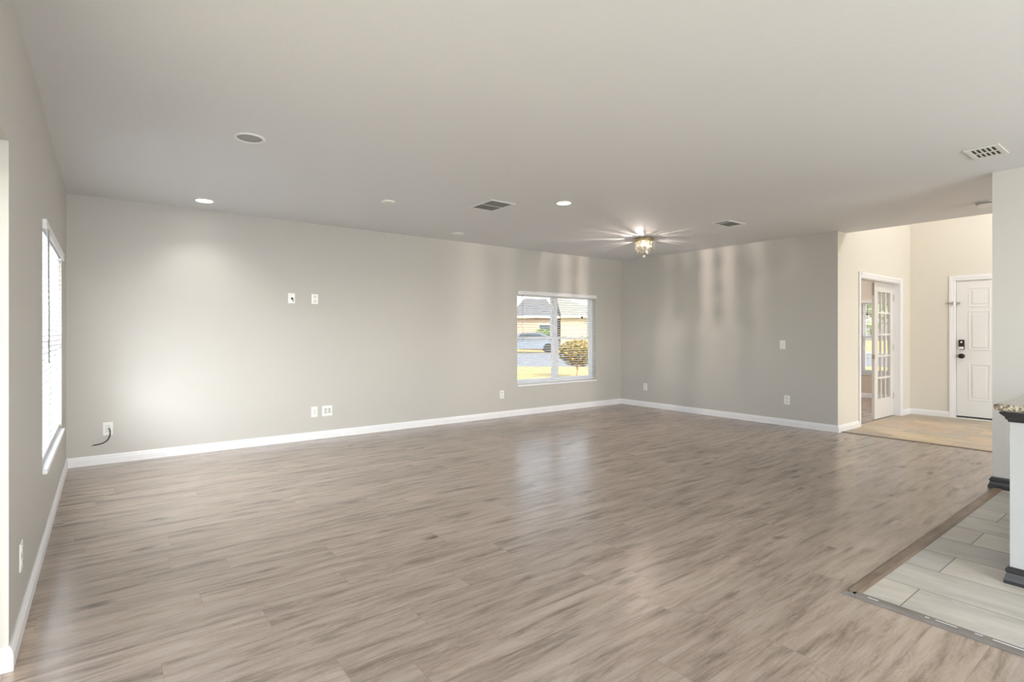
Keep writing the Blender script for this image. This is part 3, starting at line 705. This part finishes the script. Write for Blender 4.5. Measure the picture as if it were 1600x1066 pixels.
for k in range(26): strand('crystal_strand', 0.111, 2 * pi * k / 26, -0.045, -0.160, 4, 0.0075)
for k in range(11): strand('crystal_strand', 0.085, 2 * pi * k / 11, -0.035, -0.190, 4, 0.0075)
for k in range(6): strand('crystal_strand', 0.055, 2 * pi * k / 6, -0.035, -0.212, 4, 0.0075)
MB().lathe([(0.002, -0.018), (0.002, -0.222)], n=6).build('stem', M['gold'], ch)
MB().sphere((0, 0, -0.238), 0.018, 12, 8).build('crystal_ball', M['crystal'], ch)
for k in range(3):
    a = 2 * pi * k / 3 + 0.4
    MB().sphere((0.032 * cos(a), 0.032 * sin(a), -0.085), 0.013, 10, 8, (1, 1, 1.5)).build('bulb', M['bulb'], ch)
lamp('crystal_light_lamp', 'POINT', (5.63 - 0.012, 4.53 - 0.018, H - 0.075), 42, (1.0, 0.84, 0.74), shadow_soft_size=0.010)

# unseen pendants added to brighten the foyer and the study
def fill_pendant(label, loc, drop, r, energy, col):
    e = thing('added_fill_pendant', label, 'ceiling light', loc)
    MB().lathe([(0.06, -0.0003), (0.06, -0.02), (0.01, -0.03)], n=24).build('canopy', M['nickel'], e)
    MB().lathe([(0.008, -0.02), (0.008, -drop)], n=10).build('rod', M['nickel'], e)
    MB().lathe([(0.02, 0), (r, -0.05), (r, -0.07), (0.02, -0.02)], (0, 0, -drop + 0.03), 32).build('shade', M['nickel'], e)
    MB().sphere((0, 0, -drop - 0.02), 0.045, 16, 10).build('bulb', M['led'], e)
    lamp(e.name + '_lamp', 'POINT', (loc[0], loc[1], loc[2] - drop - 0.12), energy, col, shadow_soft_size=0.12)
fill_pendant('added fill pendant hanging out of view high over the tiled foyer', (8.45, 0.6, ZF), 0.55, 0.16, 70, (1.0, 0.97, 0.94))
fill_pendant('added fill pendant on the study ceiling, out of view', (9.2, 4.6, H), 0.22, 0.14, 60, (1.0, 0.96, 0.92))
# unseen slab added behind the house to keep sun off the rear openings
struct(MB().box(-4.5, -7.5, 2.62, XF + 0.12, YR - 0.12, 2.75).build('sun_block_slab', M['ceiling']))

# ------------------------------------------------------------------ kitchen island end
isl = thing('kitchen_island', 'white panelled kitchen island end with dark crown and base mouldings at the right edge', 'kitchen island', (3.9, -0.7, 0.004))
ox, oy, oz = 3.9, -0.7, 0.004
IX0, IX1, IY0, IY1 = 3.450, 4.45, -2.0, 0.593
MB().box(IX0 - ox, IY0 - oy, 0.0, IX1 - ox, IY1 - oy, 0.828).build('body', M['island_white'], isl)
def mould(name, prof):
    m = MB()
    m.sweep(prof, (IX0 - ox, IY0 - oy, 0), (IX0 - ox, IY1 - oy, 0), (-1, 0, 0), 0, 1)
    m.sweep(prof, (IX0 - ox, IY1 - oy, 0), (IX1 - ox, IY1 - oy, 0), (0, 1, 0), -1, 0)
    return m.build(name, M['dark_trim'], isl)
mould('base_moulding', [(0, 0.0), (0.020, 0.0), (0.020, 0.016), (0.015, 0.030), (0.011, 0.052), (0.015, 0.058), (0.015, 0.068), (0.008, 0.074), (0.005, 0.080), (0, 0.080)])
mould('crown_moulding', [(0, 0.772), (0.005, 0.772), (0.008, 0.782), (0.014, 0.786), (0.016, 0.796), (0.026, 0.806), (0.032, 0.812), (0.034, 0.820), (0.034, 0.8195), (0, 0.820)])
MB().box(IX0 - 0.012 - ox, IY0 - oy, 0.8202, IX1 - ox, IY1 + 0.012 - oy, 0.8278).build('filler_strip', M['island_white'], isl)
ct = MB().box(3.385, -2.04, 0.8325, 4.62, 0.642, 0.8625, 0.008, 3).build('granite_countertop', M['granite'])
tag(ct, 'speckled tan and black granite worktop on the white island at the right edge', 'countertop')

# ------------------------------------------------------------------ outdoors
struct(MB().box(-80, -60, -0.45, 120, 140, -0.15).build('ground_lawn', M['lawn']))
vw = Vector((sin(YAW), cos(YAW), 0)); rt = Vector((cos(YAW), -sin(YAW), 0))
def at(px, z, h=-0.15): p = vw * z + rt * ((px - 800) / F_PX * z); return Vector((p.x, p.y, h))
# a street crossing the view, footpath and driveway
def slab_along(name, z0, z1, half, top, mat):
    c = [at(850, z0), at(850, z1)]
    pts = [c[0] - rt * half, c[0] + rt * half, c[1] + rt * half, c[1] - rt * half]
    m = MB(); b = [m.bm.verts.new((p.x, p.y, -0.2)) for p in pts]; t = [m.bm.verts.new((p.x, p.y, top)) for p in pts]
    for k in range(4): m.bm.faces.new((b[k], b[(k + 1) % 4], t[(k + 1) % 4], t[k]))
    m.bm.faces.new(t); m.bm.faces.new(b[::-1]); return struct(m.build(name, mat))
slab_along('street', 22, 37, 45, -0.145, M['road'])
slab_along('sidewalk', 38.5, 40, 45, -0.14, M['concrete'])
def house(label, px0, px1, z, depth, eave, ridge, hipl, hipr, ol, wallm, roofm):
    """front faces the viewer's street; local x along the front, y away"""
    p = at(px0, z); w = (px1 - px0) / F_PX * z
    e = thing('house', label, 'house', (p.x, p.y, -0.15), -YAW)
    MB().box(0, 0, 0, w, depth, eave).build('wall', wallm, e)
    o = 0.5; m = MB(); hy = depth / 2
    a = [(-ol, -o, eave), (w + o, -o, eave), (w + o, depth + o, eave), (-ol, depth + o, eave)]
    r0, r1 = (hipl, hy, ridge), (w - hipr, hy, ridge)
    V = [m.bm.verts.new(v) for v in a + [r0, r1]]
    for f in ((0, 1, 5, 4), (1, 2, 5), (2, 3, 4, 5), (3, 0, 4), (3, 2, 1, 0)): m.bm.faces.new([V[i] for i in f])
    m.build('roof', roofm, e)
    MB().box(-ol, -o - 0.03, eave - 0.16, w + o, -o, eave + 0.04).box(-ol - 0.03, -o - 0.03, eave - 0.16, -ol, depth + o, eave + 0.04).build('fascia', M['fascia'], e)
    for k in (0.62,):
        x = w * k; f = MB().box(x, -0.05, 1.0, x + 1.3, 0.0, 2.2).build('house_window', M['fascia'], e)
        MB().box(x + 0.07, -0.06, 1.07, x + 1.23, -0.051, 2.13).build('pane', M['house_glass'], f)
    return e
house('tan stucco house with dark hip roof across the street, through the back window', 804, 864, 46, 9, 2.85, 4.65, 0.9, 0.3, 0.5, M['stucco_tan'], M['roof_dark'])
house('cream house with pale roof across the street, right half of the back window', 876, 960, 46, 9, 2.9, 4.7, 0.0, 4.2, 0.0, M['stucco_cream'], M['roof_pale'])

def foliage(n, rad, c, size, seed, sc=(1, 1, 1)):
    rnd = random.Random(seed); m = MB()
    for _ in range(n):
        d = Vector((rnd.gauss(0, 1), rnd.gauss(0, 1), rnd.gauss(0, 1))).normalized() * (rad * (0.35 + 0.65 * rnd.random() ** 0.5))
        p = Vector(c) + Vector((d.x * sc[0], d.y * sc[1], d.z * sc[2])); s = size * (0.6 + 0.8 * rnd.random())
        a = Vector((rnd.gauss(0, 1), rnd.gauss(0, 1), rnd.gauss(0, 1))).normalized(); b = a.orthogonal().normalized()
        m.poly([p + a * s, p + b * s * 0.5, p - a * s, p - b * s * 0.5])
    return m
def tree(label, loc, trunk_h, rad, n, leaf, lsz, seed, sc=(1, 1, 1), tr=0.05):
    e = thing('tree', label, 'tree', loc)
    MB().tube([(0, 0, 0), (0.03, 0, trunk_h * 0.5), (-0.02, 0.02, trunk_h), (0, 0, trunk_h + rad * sc[2] * 0.6)], [tr, tr * 0.8, tr * 0.7, tr * 0.3], 10).build('trunk', M['bark'], e, smooth=True)
    rnd = random.Random(seed)
    b = MB()
    for k in range(6):
        a = 2 * pi * k / 6; q = Vector((cos(a) * rad * 0.6 * sc[0], sin(a) * rad * 0.6 * sc[1], trunk_h + rad * sc[2] * (0.3 + 0.8 * rnd.random())))
        b.tube([(0, 0, trunk_h * 0.95), q * 0.5 + Vector((0, 0, trunk_h * 0.5)), q], [tr * 0.4, tr * 0.25, tr * 0.1], 6)
    b.build('branches', M['bark'], e)
    foliage(n, rad, (0, 0, trunk_h + rad * sc[2] * 0.8), lsz, seed, sc).build('crown', M[leaf], e)
p = at(902, 16.5); tree('young tree with golden leaves on the lawn, right half of the back window', p, 0.42, 0.60, 2600, 'leaf_gold', 0.045, 3, (1.0, 1.0, 0.72))
p = at(850, 44.3); 
sh = thing('shrub', 'olive green shrub before the tan house, left half of the back window', 'shrub', p)
foliage(700, 0.9, (0, 0, 0.95), 0.12, 5, (1.2, 1, 1)).build('leaves', M['leaf_green'], sh)
MB().tube([(0, 0, 0), (0, 0, 0.9)], [0.06, 0.04], 8).build('stem', M['bark'], sh)
tree('tall pale green tree outside the left wall window', (-1.15, 19, -0.15), 1.2, 2.6, 1500, 'leaf_pale', 0.22, 11, (1, 1, 1.1), 0.14)
tree('yellow green tree outside the study window', (34, 12.6, -0.15), 1.6, 2.6, 1500, 'leaf_pale', 0.2, 12, (1, 1, 1), 0.14)

# parked car before the tan house
pc = at(826, 38.4)
car = thing('parked_car', 'silver blue car parked across the street, left half of the back window', 'car', (pc.x, pc.y, -0.14), -YAW)
m = MB(); L = [(-2.2, 0.35), (-2.2, 0.75), (-1.9, 0.88), (-1.15, 0.95), (-0.55, 1.42), (0.75, 1.45), (1.45, 0.98), (2.1, 0.9), (2.2, 0.7), (2.2, 0.35), (1.2, 0.28), (-1.2, 0.28)]
A = [m.bm.verts.new((x, -0.85 if z < 1 else -0.68, z)) for x, z in L]; B = [m.bm.verts.new((x, 0.85 if z < 1 else 0.68, z)) for x, z in L]
n = len(L)
for k in range(n): m.bm.faces.new((A[k], A[(k + 1) % n], B[(k + 1) % n], B[k]))
m.bm.faces.new(A[::-1]); m.bm.faces.new(B); bmesh.ops.triangulate(m.bm, faces=[f for f in m.bm.faces if len(f.verts) > 4])
m.build('body', M['car_paint'], car)
m = MB()
for s in (-1, 1): 
    m.poly([(-0.98, s * 0.865, 0.98), (1.2, s * 0.865, 0.99), (0.72, s * 0.70, 1.38), (-0.5, s * 0.70, 1.36)])
m.build('side_window', M['car_glass'], car)
for sx in (-1.35, 1.35):
    for sy in (-0.8, 0.8):
        MB().lathe([(0.31, -0.1), (0.33, -0.06), (0.33, 0.06), (0.31, 0.1)], (sx, sy, 0.33), 24, 'Y').build('wheel', M['black'], car)

# repeats share a group
GROUPS = {'outlet': 'duplex wall outlets around the room', 'recessed light': 'recessed lights in the ceiling', 'vent': 'air vents in the ceiling',
          'window blind': 'horizontal blinds on the windows', 'cover plate': 'round cover plates on the ceiling', 'wall plate': 'white cable and blank plates on the back wall',
          'sticker': 'security stickers on window panes', 'house': 'houses across the street'}
for o in COL.objects:
    if o.parent is None and o.get('category') in GROUPS: o['group'] = GROUPS[o['category']]
